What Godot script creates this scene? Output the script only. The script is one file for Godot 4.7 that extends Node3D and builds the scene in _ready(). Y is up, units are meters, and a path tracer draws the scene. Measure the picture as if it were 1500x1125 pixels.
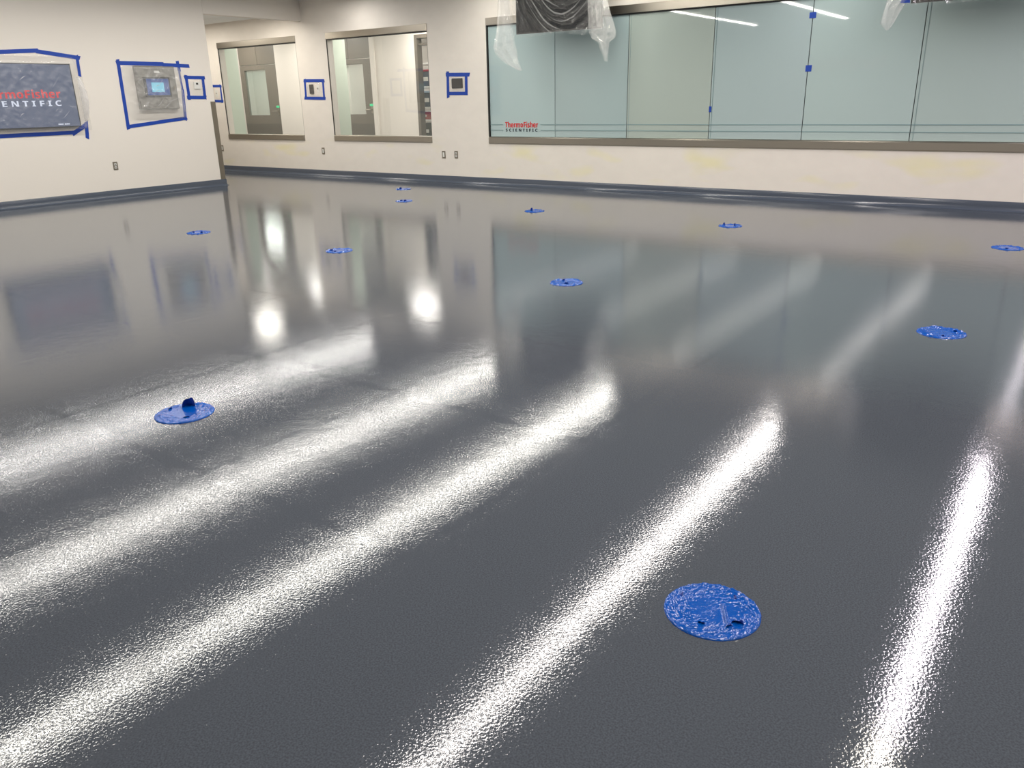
extends Node3D
# A freshly coated laboratory floor under rows of linear ceiling lights.

const EYE := 1.25
const ZB := -10.169      # face of the wall with the windows
const XL := -11.779      # face of the wall with the display
const CEIL := 2.92
const EDGE := -8.235     # end of the display wall
var M := {}
var used := {}
var rng := RandomNumberGenerator.new()
var noise := FastNoiseLite.new()

# ---------------------------------------------------------------- helpers
func lin(r: float, g: float, b: float) -> Color:
	return Color(r, g, b)

func mat(called: String, c: Color, rough: float, metal := 0.0) -> StandardMaterial3D:
	var m := StandardMaterial3D.new()
	m.resource_name = called
	m.albedo_color = c
	m.roughness = rough
	m.metallic = metal
	M[called] = m
	return m

func glow(called: String, c: Color, energy: float) -> StandardMaterial3D:
	var m := mat(called, Color(0.05, 0.05, 0.05), 0.4)
	m.emission_enabled = true
	m.emission = c
	m.emission_energy_multiplier = energy
	return m

func film_mat(called: String, c: Color, alpha: float, rough: float) -> StandardMaterial3D:
	var m := mat(called, Color(c.r, c.g, c.b, alpha), rough)
	m.transparency = BaseMaterial3D.TRANSPARENCY_ALPHA
	m.cull_mode = BaseMaterial3D.CULL_DISABLED
	return m

func begin() -> SurfaceTool:
	var st := SurfaceTool.new()
	st.begin(Mesh.PRIMITIVE_TRIANGLES)
	return st

func tri(st: SurfaceTool, a: Vector3, b: Vector3, c: Vector3) -> void:
	for p in [a, b, c]:
		st.add_vertex(p)

# corners clockwise seen from outside
func quad(st: SurfaceTool, a: Vector3, b: Vector3, c: Vector3, d: Vector3) -> void:
	tri(st, a, b, c)
	tri(st, a, c, d)

# a box with chamfered edges
func bx(st: SurfaceTool, lo: Vector3, hi: Vector3, ch := 0.0, uv := false) -> void:
	st.set_smooth_group(-1)
	var c := (lo + hi) / 2.0
	var h := (hi - lo) / 2.0
	var k := minf(ch, minf(h.x, minf(h.y, h.z)) * 0.9)
	var face := func(n: Vector3, u: Vector3, v: Vector3):
		# v = n x u ; the face shrinks by the chamfer
		var hn := absf(n.dot(h))
		var hu := absf(u.dot(h)) - k
		var hv := absf(v.dot(h)) - k
		var ps := [c + n * hn - u * hu - v * hv, c + n * hn - u * hu + v * hv, c + n * hn + u * hu + v * hv, c + n * hn + u * hu - v * hv]
		for q in [0, 1, 2, 0, 2, 3]:
			var p: Vector3 = ps[q]
			if uv:
				st.set_uv(Vector2((p.x + 18.0) / 24.0, 1.0 - p.y / 3.0))
			st.add_vertex(p)
	var X := Vector3.RIGHT
	var Y := Vector3.UP
	var Z := Vector3.BACK
	for s in [1.0, -1.0]:
		face.call(X * s, Y * s, Z)
		face.call(Y * s, Z * s, X)
		face.call(Z * s, X * s, Y)
	if k <= 0.0:
		return
	# edge strips and corner triangles
	for a in 3:
		var b := (a + 1) % 3
		var d := (a + 2) % 3
		for sb in [1.0, -1.0]:
			for sd in [1.0, -1.0]:
				var p0 := Vector3()
				var p1 := Vector3()
				p0[b] = sb * h[b]
				p0[d] = sd * (h[d] - k)
				p1[b] = sb * (h[b] - k)
				p1[d] = sd * h[d]
				var q0 := p0
				var q1 := p1
				p0[a] = -(h[a] - k)
				p1[a] = -(h[a] - k)
				q0[a] = h[a] - k
				q1[a] = h[a] - k
				if sb * sd > 0:
					quad(st, c + p0, c + q0, c + q1, c + p1)
				else:
					quad(st, c + p0, c + p1, c + q1, c + q0)
	for sx in [1.0, -1.0]:
		for sy in [1.0, -1.0]:
			for sz in [1.0, -1.0]:
				var a := c + Vector3(sx * h.x, sy * (h.y - k), sz * (h.z - k))
				var b := c + Vector3(sx * (h.x - k), sy * h.y, sz * (h.z - k))
				var d := c + Vector3(sx * (h.x - k), sy * (h.y - k), sz * h.z)
				if sx * sy * sz > 0:
					tri(st, a, d, b)
				else:
					tri(st, a, b, d)

func numbered(called: String) -> String:
	var n: int = used.get(called, 0)
	used[called] = n + 1
	return called if n == 0 else "%s_%03d" % [called, n]

func commit(called: String, st: SurfaceTool, m: Material, parent: Node3D = null, at := Vector3.ZERO) -> MeshInstance3D:
	st.generate_normals()
	var o := MeshInstance3D.new()
	o.mesh = st.commit()
	o.material_override = m
	o.mesh.surface_set_material(0, m)
	o.name = numbered(called) if parent == null else called
	o.position = at
	(self if parent == null else parent).add_child(o, true)
	return o

func tag(o: Node3D, label: String, category := "", group := "") -> Node3D:
	if label: o.set_meta("label", label)
	if category: o.set_meta("category", category)
	if group: o.set_meta("group", group)
	return o

func struct(o: Node3D, label := "") -> Node3D:
	o.set_meta("kind", "structure")
	if label: o.set_meta("label", label)
	return o

func thing(called: String, label: String, category: String, at := Vector3.ZERO, group := "") -> Node3D:
	var o := Node3D.new()
	o.name = numbered(called)
	o.position = at
	add_child(o, true)
	return tag(o, label, category, group)

func holder(called: String, label := "") -> Node3D:
	var o := Node3D.new()
	o.name = numbered(called)
	add_child(o, true)
	return struct(o, label)

func box(called: String, lo: Vector3, hi: Vector3, m: Material, parent: Node3D = null, ch := 0.0, uv := false) -> MeshInstance3D:
	var at: Vector3 = Vector3.ZERO if parent == null else -parent.position
	var st := begin()
	bx(st, lo, hi, ch, uv)
	return commit(called, st, m, parent, at)

# cylinder along an axis from a to b
func tube(st: SurfaceTool, a: Vector3, b: Vector3, r0: float, r1: float, n := 14) -> void:
	var d := (b - a).normalized()
	var u := d.cross(Vector3.UP if absf(d.y) < 0.9 else Vector3.RIGHT).normalized()
	var v := d.cross(u)
	for i in n:
		var t0 := TAU * i / n
		var t1 := TAU * (i + 1) / n
		var e0 := u * cos(t0) + v * sin(t0)
		var e1 := u * cos(t1) + v * sin(t1)
		st.set_smooth_group(0)
		quad(st, a + e0 * r0, b + e0 * r1, b + e1 * r1, a + e1 * r0)
		st.set_smooth_group(-1)
		tri(st, a, a + e0 * r0, a + e1 * r0)
		tri(st, b, b + e1 * r1, b + e0 * r1)

# points on the two walls: u along the wall, y up, o out of the wall
func on_left(u: float, y: float, o: float) -> Vector3:
	return Vector3(XL + o, y, u)

func on_back(u: float, y: float, o: float) -> Vector3:
	return Vector3(u, y, ZB + o)

func grid(st: SurfaceTool, nu: int, nv: int, f: Callable) -> void:
	st.set_smooth_group(0)
	var p := []
	for j in nv + 1:
		for i in nu + 1:
			p.append(f.call(float(i) / nu, float(j) / nv))
	for j in nv:
		for i in nu:
			var k := j * (nu + 1) + i
			quad(st, p[k], p[k + nu + 1], p[k + nu + 2], p[k + 1])

# a strip of masking tape with torn ends, stuck on a wall
func tape(parent: Node3D, wall: Callable, a: Vector2, b: Vector2, w: float, off := 0.003) -> void:
	var st := begin()
	var d := (b - a).normalized()
	var n := Vector2(-d.y, d.x)
	var len := a.distance_to(b)
	var k := maxi(4, int(len / 0.06))
	var ph := rng.randf() * 50.0
	var t0 := rng.randf_range(-0.012, 0.012)
	var t1 := rng.randf_range(-0.012, 0.012)
	var top := []
	var low := []
	for i in k + 1:
		var t := float(i) / k
		for s in [-1.0, 1.0]:
			var q: Vector2 = a.lerp(b, t) + n * s * (w / 2.0 + 0.0015 * noise.get_noise_2d(ph + i * 9.0, s * 40.0))
			if i == 0: q += d * t0 * s
			if i == k: q += d * t1 * s
			var o := off + 0.0025 * absf(noise.get_noise_2d(ph + i * 13.0, 7.0))
			top.append(wall.call(q.x, q.y, o + 0.0012))
			low.append(wall.call(q.x, q.y, 0.0004))
	st.set_smooth_group(-1)
	var flip: bool = (top[1] - top[0]).cross(top[2] - top[0]).dot(wall.call(0, 0, 1) - wall.call(0, 0, 0)) > 0
	var q4 := func(p, q, r, s):
		if flip: quad(st, p, q, r, s)
		else: quad(st, p, s, r, q)
	for i in k:
		var e := i * 2
		q4.call(top[e], top[e + 1], top[e + 3], top[e + 2])
		q4.call(low[e], top[e], top[e + 2], low[e + 2])
		q4.call(top[e + 1], low[e + 1], low[e + 3], top[e + 3])
		q4.call(low[e + 1], low[e], low[e + 2], low[e + 3])
	q4.call(low[0], low[1], top[1], top[0])
	q4.call(low[2 * k + 1], low[2 * k], top[2 * k], top[2 * k + 1])
	commit("tape_strip", st, M.tape, parent, -parent.position)

func lettering(called: String, words: String, m: Material, parent: Node3D, left: Vector3, right: Vector3, out: Vector3, high: float, deep := 0.003, weight := 700) -> void:
	# words running from left to right (world points of the base line), capitals as high as given
	var f := SystemFont.new()
	f.font_names = PackedStringArray(["Droid Sans"])
	f.font_weight = weight
	var t := TextMesh.new()
	t.text = words
	t.font = f
	t.font_size = 64
	t.pixel_size = 0.01
	t.depth = 0.02
	t.horizontal_alignment = HORIZONTAL_ALIGNMENT_LEFT
	t.vertical_alignment = VERTICAL_ALIGNMENT_BOTTOM
	t.material = m
	var bb := t.get_aabb()
	var o := MeshInstance3D.new()
	o.mesh = t
	o.material_override = m
	o.name = called
	var x := (right - left)
	var sx := x.length() / bb.size.x
	var sy := high / bb.size.y
	var sz := deep / bb.size.z
	o.basis = Basis(x.normalized() * sx, Vector3.UP * sy, out * sz)
	o.position = left - o.basis * Vector3(bb.position.x, bb.position.y, bb.position.z) - parent.position
	parent.add_child(o, true)

func area(at: Vector3, size: Vector2, energy: float, c: Color, parent: Node3D, turn := Vector3(-90, 0, 0)) -> void:
	var l := AreaLight3D.new()
	l.name = "lamp_light"
	l.area_size = size
	l.area_normalize_energy = true
	l.light_energy = energy
	l.light_color = c
	l.area_range = 40.0
	l.area_attenuation = 2.0
	l.shadow_enabled = true
	l.rotation_degrees = turn
	l.position = at - parent.position
	parent.add_child(l, true)

# ---------------------------------------------------------------- build
func _ready() -> void:
	rng.seed = 11
	noise.seed = 5
	noise.frequency = 0.05
	noise.noise_type = FastNoiseLite.TYPE_SIMPLEX
	# camera
	var cam := Camera3D.new()
	cam.name = "camera"
	cam.fov = rad_to_deg(2.0 * atan(562.5 / 1168.65))
	cam.near = 0.05
	cam.far = 100.0
	cam.rotation_order = EULER_ORDER_YXZ
	cam.position = Vector3(0, EYE, 0)
	cam.rotation = Vector3(-0.3430, 0.6304, -0.0215)
	add_child(cam)
	cam.current = true
	# surroundings: a closed room, so the sky outside hardly counts
	var env := Environment.new()
	env.background_mode = Environment.BG_COLOR
	env.background_color = Color(0.2, 0.2, 0.2)
	env.tonemap_mode = Environment.TONE_MAPPER_LINEAR
	env.tonemap_exposure = 1.0
	env.sdfgi_enabled = true
	env.ssao_enabled = true
	env.ssil_enabled = true
	var we := WorldEnvironment.new()
	we.name = "surroundings"
	we.environment = env
	add_child(we)
	materials()
	lights()
	shell()
	windows()
	corridor()
	left_wall_things()
	back_wall_things()
	screens()
	discs()

func materials() -> void:
	# wall paint with faint yellow wipe marks low on the window wall
	var im := Image.create(2048, 256, false, Image.FORMAT_RGB8)
	var stain := FastNoiseLite.new()
	stain.seed = 21
	stain.frequency = 0.012
	stain.fractal_octaves = 3
	for y in 256:
		for x in 2048:
			var h := (1.0 - y / 256.0) * 3.0
			var s := clampf((stain.get_noise_2d(x * 0.7, y * 2.0) - 0.2) * 2.0, 0.0, 1.0) * smoothstep(0.75, 0.45, h) * smoothstep(0.1, 0.22, h)
			var g := 1.0 + 0.012 * stain.get_noise_2d(x * 3.0 + 900.0, y * 5.0)
			im.set_pixel(x, y, Color(0.895 * g, (0.87 - 0.002 * s) * g, (0.835 - 0.10 * s) * g))
	var w := mat("wall_paint_stained", Color.WHITE, 0.62)
	w.albedo_texture = ImageTexture.create_from_image(im)
	mat("wall_paint", Color(0.895, 0.87, 0.835), 0.62)
	mat("ceiling_white", Color(0.92, 0.92, 0.91), 0.9)
	mat("partition_paint", Color(0.78, 0.83, 0.77), 0.5)
	mat("ceiling_grid", Color(0.7, 0.7, 0.69), 0.6)
	# floor: dark grey resin with fine orange-peel relief and flecks
	var n1 := FastNoiseLite.new()
	n1.seed = 3
	n1.frequency = 0.095
	n1.fractal_octaves = 4
	n1.fractal_gain = 0.55
	var fine: Image = n1.get_seamless_image(1024, 1024, false, false, 0.1, true)
	fine.convert(Image.FORMAT_RF)
	n1.frequency = 0.007
	n1.fractal_octaves = 2
	var slow: Image = n1.get_seamless_image(1024, 1024, false, false, 0.1, true)
	slow.convert(Image.FORMAT_RF)
	var hf := fine.get_data().to_float32_array()
	var hs := slow.get_data().to_float32_array()
	for i in hf.size():
		# mostly flat, with scattered pimples, on a slow trowel wave
		hf[i] = 0.55 * hf[i] + 0.5 * pow(maxf(0.0, hf[i] - 0.42) * 1.7, 1.6) + hs[i] * 1.0
	var bump := Image.create_from_data(1024, 1024, false, Image.FORMAT_RF, hf.to_byte_array())
	bump.bump_map_to_normal_map(5.0)
	var sum := 0.0
	for i in 4000:
		var c := bump.get_pixel((i * 37) % 1024, (i * 91) % 1024)
		sum += pow((c.r * 2.0 - 1.0) / (c.b * 2.0 - 1.0), 2.0)
	var slope := sqrt(sum / 4000.0)
	var fl := mat("floor_resin", Color(0.33, 0.353, 0.39), 0.055)
	fl.metallic_specular = 0.5
	fl.normal_enabled = true
	fl.normal_texture = ImageTexture.create_from_image(bump)
	fl.normal_scale = 0.0146 / slope
	var n2 := FastNoiseLite.new()
	n2.seed = 8
	n2.frequency = 0.16
	n2.fractal_octaves = 3
	var fleck: Image = n2.get_seamless_image(1024, 1024, false, false, 0.1, true)
	fleck.convert(Image.FORMAT_RGB8)
	var cr := Image.create(1024, 1024, false, Image.FORMAT_RGB8)
	for y in 1024:
		for x in 1024:
			var v := fleck.get_pixel(x, y).r
			var t := 0.86 + 0.28 * (v - 0.5)
			var spark := 0.12 if v > 0.86 else 0.0
			cr.set_pixel(x, y, Color(t + spark, t + spark, t + spark))
	fl.albedo_texture = ImageTexture.create_from_image(cr)
	fl.uv1_scale = Vector3(1.0, 1.0, 1.0)
	var bs := mat("base_resin", Color(0.29, 0.32, 0.37), 0.16)
	bs.metallic_specular = 0.5
	# metals
	mat("steel", Color(0.68, 0.655, 0.61), 0.33, 1.0)
	mat("steel_dull", Color(0.60, 0.57, 0.52), 0.42, 1.0)
	mat("dark_gap", Color(0.03, 0.03, 0.03), 0.6)
	mat("black_plastic", Color(0.06, 0.06, 0.065), 0.3)
	mat("dark_plastic", Color(0.16, 0.15, 0.14), 0.35)
	mat("white_plastic", Color(0.88, 0.88, 0.86), 0.35)
	mat("grey_metal", Color(0.47, 0.455, 0.425), 0.45, 0.0)
	mat("screen_black", Color(0.03, 0.032, 0.04), 0.2)
	M.screen_black.metallic_specular = 0.3
	mat("tape", Color(0.0, 0.235, 0.63), 0.5)
	var dt := mat("disc_tape", Color(0.0, 0.285, 0.63), 0.13)
	dt.metallic_specular = 0.45
	mat("disc_tape_dark", Color(0.015, 0.17, 0.52), 0.3)
	mat("red_print", Color(0.80, 0.12, 0.12), 0.5)
	mat("dark_print", Color(0.16, 0.20, 0.23), 0.5)
	mat("etched_line", Color(0.50, 0.60, 0.61), 0.35)
	mat("door_grey", Color(0.40, 0.37, 0.33), 0.38)
	mat("door_grey_dark", Color(0.33, 0.305, 0.275), 0.4)
	# milky privacy glass, pane by pane a little different
	for i in 8:
		var c: Color = [Color(0.66, 0.74, 0.745), Color(0.645, 0.72, 0.725), Color(0.66, 0.71, 0.685), Color(0.655, 0.725, 0.73), Color(0.665, 0.74, 0.735), Color(0.66, 0.73, 0.72), Color(0.66, 0.73, 0.72), Color(0.66, 0.73, 0.72)][i]
		var g := mat("milky_glass_%d" % i, c, 0.025)
		g.metallic_specular = 0.72
	film_mat("clear_glass", Color(0.86, 0.92, 0.88), 0.035, 0.0)
	film_mat("film", Color(0.93, 0.93, 0.92), 0.03, 0.2)
	film_mat("film_bunched", Color(0.95, 0.95, 0.94), 0.17, 0.22)
	film_mat("film_fold", Color(0.95, 0.95, 0.95), 0.22, 0.22)
	film_mat("film_slack", Color(0.94, 0.94, 0.95), 0.34, 0.22)
	film_mat("film_thin", Color(0.95, 0.95, 0.94), 0.09, 0.2)
	film_mat("film_cover", Color(0.95, 0.95, 0.94), 0.19, 0.2)
	# things that glow
	glow("strip_glow", Color(1.0, 0.97, 0.93), 4.0)
	glow("troffer_glow", Color(1.0, 0.97, 0.93), 4.0)
	glow("screen_glow", Color(0.36, 0.41, 0.53), 0.68)
	glow("screen_red", Color(0.92, 0.16, 0.2), 0.75)
	glow("screen_white", Color(0.88, 0.91, 0.98), 0.9)
	glow("panel_glow", Color(0.12, 0.29, 0.58), 0.8)
	glow("panel_bright", Color(0.45, 0.80, 0.90), 0.9)
	glow("green_glow", Color(0.1, 0.85, 0.55), 1.0)

# ---------------------------------------------------------------- lamps
func lights() -> void:
	var xs := [-10.25, -7.49, -5.31, -2.885, -0.513, 1.92]
	var names := ["linear ceiling light closest to the display wall", "linear ceiling light over the reader between the windows", "third of the linear ceiling lights", "linear ceiling light over the largest floor disc", "fifth linear ceiling light from the display wall", "linear ceiling light farthest from the display wall"]
	var warm := [Color(1.0, 0.985, 0.965), Color(1.0, 0.985, 0.95), Color(1.0, 0.985, 0.945), Color(1.0, 0.97, 0.95), Color(1.0, 0.95, 0.99), Color(1.0, 0.975, 0.95)]
	for i in 6:
		var x: float = xs[i]
		var t := thing("linear_ceiling_light", names[i] + ", running towards the windows", "ceiling light", Vector3(x, CEIL, -5.0), "rows of linear ceiling lights")
		box("housing", Vector3(x - 0.075, CEIL - 0.07, -9.78), Vector3(x + 0.075, CEIL, 0.02), M.white_plastic, t, 0.004)
		for k in 4:
			var z0 := -9.76 + k * 2.45
			box("diffuser", Vector3(x - 0.06, CEIL - 0.078, z0), Vector3(x + 0.06, CEIL - 0.0695, z0 + 2.42), M.strip_glow, t, 0.002)
			var c: Color = warm[i]
			if i == 4 and k > 1: c = Color(1.0, 0.965, 0.91)
			area(Vector3(x, CEIL - 0.082, z0 + 1.21), Vector2(0.12, 2.42), STRIP, c, t)

const STRIP := 3.3

func troffer(at: Vector3, size: Vector2, energy: float, label: String, c := Color(1.0, 0.975, 0.93)) -> void:
	var t := thing("recessed_ceiling_light", label, "ceiling light", at)
	box("frame", at - Vector3(size.x / 2 + 0.03, 0.012, size.y / 2 + 0.03), at + Vector3(size.x / 2 + 0.03, 0.0, size.y / 2 + 0.03), M.white_plastic, t, 0.003)
	box("diffuser", at - Vector3(size.x / 2, 0.018, size.y / 2), at - Vector3(-size.x / 2, 0.011, -size.y / 2), M.troffer_glow, t, 0.002)
	area(at - Vector3(0, 0.022, 0), size, energy, c, t)

# ---------------------------------------------------------------- shell
func shell() -> void:
	# floor slab with its own planar map
	var st := begin()
	st.set_smooth_group(-1)
	var lo := Vector2(-23.7, -18.0)
	var hi := Vector2(4.7, 4.7)
	for q in [[lo.x, hi.y], [lo.x, lo.y], [hi.x, lo.y], [lo.x, hi.y], [hi.x, lo.y], [hi.x, hi.y]]:
		st.set_uv(Vector2(q[0], q[1]))
		st.add_vertex(Vector3(q[0], 0, q[1]))
	st.generate_normals()
	st.generate_tangents()
	var fo := MeshInstance3D.new()
	fo.mesh = st.commit()
	fo.material_override = M.floor_resin
	fo.name = "floor"
	add_child(fo)
	struct(fo, "dark grey glossy resin floor reflecting the lights")
	box("slab", Vector3(-23.7, -0.12, -18.0), Vector3(4.7, -0.004, 4.7), M.ceiling_white, fo)
	# window wall
	st = begin()
	var zf := ZB
	var zr := ZB - 0.15
	for r in [[-23.5, 4.5, 0.0, 0.612], [-23.5, 4.5, 2.373, 3.0], [-23.5, -14.243, 0.612, 2.373], [-11.982, -11.197, 0.612, 2.373], [-8.907, -7.757, 0.612, 2.373], [0.52, 4.5, 0.612, 2.373]]:
		bx(st, Vector3(r[0], r[2], zr), Vector3(r[1], r[3], zf), 0.0, true)
	struct(commit("wall_back", st, M.wall_paint_stained), "off-white wall with three wide windows")
	# display wall and the bulkhead over the alcove
	st = begin()
	bx(st, Vector3(XL - 0.15, 0, EDGE), Vector3(XL, 3.0, 4.5), 0.004)
	bx(st, Vector3(XL - 0.15, 2.592, ZB), Vector3(XL, 3.0, EDGE))
	struct(commit("wall_left", st, M.wall_paint), "off-white wall with taped display and bulkhead over the alcove")
	struct(box("wall_right", Vector3(4.5, 0, -10.4), Vector3(4.7, 3.0, 4.7), M.wall_paint))
	struct(box("wall_rear", Vector3(-23.7, 0, 3.0), Vector3(4.5, 3.0, 3.2), M.wall_paint))
	struct(box("wall_alcove", Vector3(-23.5, 0, EDGE), Vector3(XL - 0.15, 3.0, EDGE + 0.12), M.wall_paint))
	struct(box("wall_alcove_end", Vector3(-17.2, 0, ZB), Vector3(-17.05, 2.95, EDGE), M.wall_paint))
	struct(box("ceiling", Vector3(XL - 0.15, CEIL, -10.3), Vector3(4.6, 3.1, 4.6), M.ceiling_white))
	# alcove ceiling: tiles in a grid
	var ac := holder("ceiling_alcove", "tiled ceiling of the alcove")
	box("backing", Vector3(-17.05, 2.715, ZB), Vector3(XL - 0.15, 2.80, EDGE), M.ceiling_grid, ac)
	var tm := begin()
	bx(tm, Vector3(-0.296, -0.007, -0.296), Vector3(0.296, 0.007, 0.296), 0.003)
	tm.generate_normals()
	var tile := tm.commit()
	for i in 8:
		for j in 3:
			var o := MeshInstance3D.new()
			o.mesh = tile
			o.material_override = M.ceiling_white
			o.name = "ceiling_tile"
			o.position = Vector3(-12.26 - i * 0.61, 2.7085, -8.56 - j * 0.61)
			ac.add_child(o, true)
	troffer(Vector3(-12.33, 2.70, -9.2), Vector2(0.62, 0.5), 2.3, "square recessed light in the alcove ceiling nearest the bulkhead")
	troffer(Vector3(-14.4, 2.70, -9.2), Vector2(1.1, 0.5), 2.0, "oblong recessed light deeper in the alcove ceiling")
	# coved base, swept along the walls
	sweep_base("baseboard_back", [Vector3(-17.0, 0, ZB), Vector3(4.5, 0, ZB)], Vector3(0, 0, 1))
	sweep_base("baseboard_left", [Vector3(XL, 0, 4.5), Vector3(XL, 0, EDGE - 0.01)], Vector3(1, 0, 0))
	sweep_base("baseboard_end", [Vector3(XL + 0.008, 0, EDGE), Vector3(XL - 0.15, 0, EDGE)], Vector3(0, 0, -1))
	# steel guard folded round the corner of the display wall
	st = begin()
	bx(st, Vector3(XL, 0.104, EDGE - 0.003), Vector3(XL + 0.003, 1.31, EDGE + 0.088), 0.001)
	bx(st, Vector3(XL - 0.09, 0.104, EDGE - 0.003), Vector3(XL, 1.31, EDGE), 0.001)
	tag(commit("corner_guard", st, M.steel_dull), "tall brushed steel guard on the corner of the display wall", "corner guard")
	# lettering on the rear wall, seen mirrored in the long window
	var t := thing("wall_sign", "raised lettering on the rear wall, mirrored in the milky glass", "sign", Vector3(-6.0, 1.6, 2.998))
	lettering("lettering", "ThermoFisher", M.red_print, t, Vector3(-4.97, 1.84, 3.0), Vector3(-7.1, 1.84, 3.0), Vector3(0, 0, -1), 0.34, 0.012)
	lettering("lettering", "S C I E N T I F I C", M.dark_print, t, Vector3(-5.0, 1.63, 3.0), Vector3(-7.07, 1.63, 3.0), Vector3(0, 0, -1), 0.17, 0.012)

func sweep_base(called: String, line: Array, out: Vector3) -> void:
	var a: Vector3 = line[0]
	var b: Vector3 = line[1]
	var prof := [Vector2(0.0, 0.104), Vector2(0.006, 0.1035), Vector2(0.008, 0.10), Vector2(0.008, 0.045), Vector2(0.0105, 0.031), Vector2(0.017, 0.018), Vector2(0.027, 0.009), Vector2(0.042, 0.003), Vector2(0.062, 0.0004)]
	var n := maxi(2, int(a.distance_to(b) / 0.05))
	var st := begin()
	grid(st, n, prof.size() - 1, func(s: float, t: float) -> Vector3:
		var p := a.lerp(b, s)
		var k := roundi(t * (prof.size() - 1))
		var q: Vector2 = prof[k]
		var wob := 0.0009 * noise.get_noise_3d(p.x * 90.0, k * 6.0, p.z * 90.0) if k > 2 and k < 8 else 0.0
		return p + out * (q.x + wob) + Vector3.UP * (q.y + wob * 0.5))
	struct(commit(called, st, M.base_resin), "dark blue-grey coved resin base")

# ---------------------------------------------------------------- windows
func windows() -> void:
	var k := 0
	for r in [[-14.243, -11.982], [-11.197, -8.907]]:
		k += 1
		var o := holder("window_%d" % k, ["clear window in the alcove looking at a grey door", "clear window beside the reader looking at a grey door and a store room"][k - 1])
		var a: float = r[0]
		var b: float = r[1]
		trims(o, a, b)
		box("glass_pane", Vector3(a + 0.006, 0.712, ZB - 0.016), Vector3(b - 0.006, 2.262, ZB - 0.008), M.clear_glass, o)
		box("jamb", Vector3(a, 0.712, ZB - 0.022), Vector3(a + 0.006, 2.264, ZB - 0.001), M.dark_plastic, o)
		box("jamb", Vector3(b - 0.006, 0.712, ZB - 0.022), Vector3(b, 2.264, ZB - 0.001), M.dark_plastic, o)
	var o := holder("window_3", "long window of milky teal glass panes with steel head and sill")
	trims(o, -7.757, 0.52)
	box("jamb", Vector3(-7.757, 0.712, ZB - 0.12), Vector3(-7.740, 2.264, ZB + 0.004), M.dark_plastic, o)
	box("jamb", Vector3(0.50, 0.712, ZB - 0.12), Vector3(0.52, 2.264, ZB + 0.004), M.dark_plastic, o)
	box("backing", Vector3(-7.74, 0.70, ZB - 0.12), Vector3(0.50, 2.28, ZB - 0.07), M.dark_plastic, o)
	var xs := [-7.740, -6.570, -5.410, -4.228, -3.047, -1.850, -0.670, 0.500]
	for i in 7:
		var w: float = xs[i + 1] - xs[i]
		var st := begin()
		var g := 0.004
		bx(st, Vector3(-w / 2 + g, -0.772, -0.006), Vector3(w / 2 - g, 0.772, 0.006), 0.002)
		var p := commit("glass_pane", st, M["milky_glass_%d" % i], o, Vector3((xs[i] + xs[i + 1]) / 2, 1.487, ZB - 0.03))
		p.rotation_degrees = Vector3(rng.randf_range(-0.12, 0.12), [0.1, -0.12, 0.2, -0.15, 0.1, -0.1, 0.0][i], 0)
	for x in [-5.382, -4.198, -1.815]:
		box("edge_strip", Vector3(x - 0.002, 0.715, ZB - 0.0235), Vector3(x + 0.002, 2.255, ZB - 0.0195), M.etched_line, o)
	# two fine lines along the foot of the panes, broken by the logo
	for y in [0.890, 0.810]:
		box("line_marking", Vector3(-7.735, y - 0.005, ZB - 0.0235), Vector3(-7.50, y + 0.005, ZB - 0.0195), M.etched_line, o)
		for i in 7:
			var a: float = xs[i] + 0.006 if i else -6.82
			box("line_marking", Vector3(a, y - 0.005, ZB - 0.0235), Vector3(xs[i + 1] - 0.006, y + 0.005, ZB - 0.0195), M.etched_line, o)
	var s := thing("window_logo", "small red and dark logo lettering low on the first milky glass pane", "logo", Vector3(-7.16, 0.80, ZB - 0.02))
	lettering("lettering", "ThermoFisher", M.red_print, s, Vector3(-7.46, 0.848, ZB - 0.0245), Vector3(-6.865, 0.848, ZB - 0.0245), Vector3(0, 0, 1), 0.083, 0.004)
	lettering("lettering", "S C I E N T I F I C", M.dark_print, s, Vector3(-7.45, 0.79, ZB - 0.0245), Vector3(-6.875, 0.79, ZB - 0.0245), Vector3(0, 0, 1), 0.042, 0.004)
	var marks := [[-3.047, 2.087, 0.075, 0.062, "blue tape scrap high on the glass seam beside the plastic tail"], [-3.037, 1.518, 0.07, 0.07, "square blue tape scrap halfway up the same glass seam"], [-4.222, 1.077, 0.032, 0.07, "narrow blue tape scrap low on the glass seam, lowest of three"]]
	for m in marks:
		var st := begin()
		bx(st, Vector3(-m[2] / 2, -m[3] / 2, -0.0045), Vector3(m[2] / 2, m[3] / 2, 0.0), 0.0008)
		tag(commit("tape_scrap", st, M.tape, null, Vector3(m[0], m[1], ZB - 0.0185)), m[4], "tape", "tape scraps on the milky glass")

func trims(o: Node3D, a: float, b: float) -> void:
	box("head_trim", Vector3(a, 2.272, ZB - 0.13), Vector3(b, 2.373, ZB + 0.014), M.steel, o, 0.003)
	box("head_gap", Vector3(a + 0.002, 2.262, ZB - 0.13), Vector3(b - 0.002, 2.272, ZB + 0.004), M.dark_gap, o)
	box("sill", Vector3(a, 0.612, ZB - 0.13), Vector3(b, 0.712, ZB + 0.022), M.steel, o, 0.012)

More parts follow.
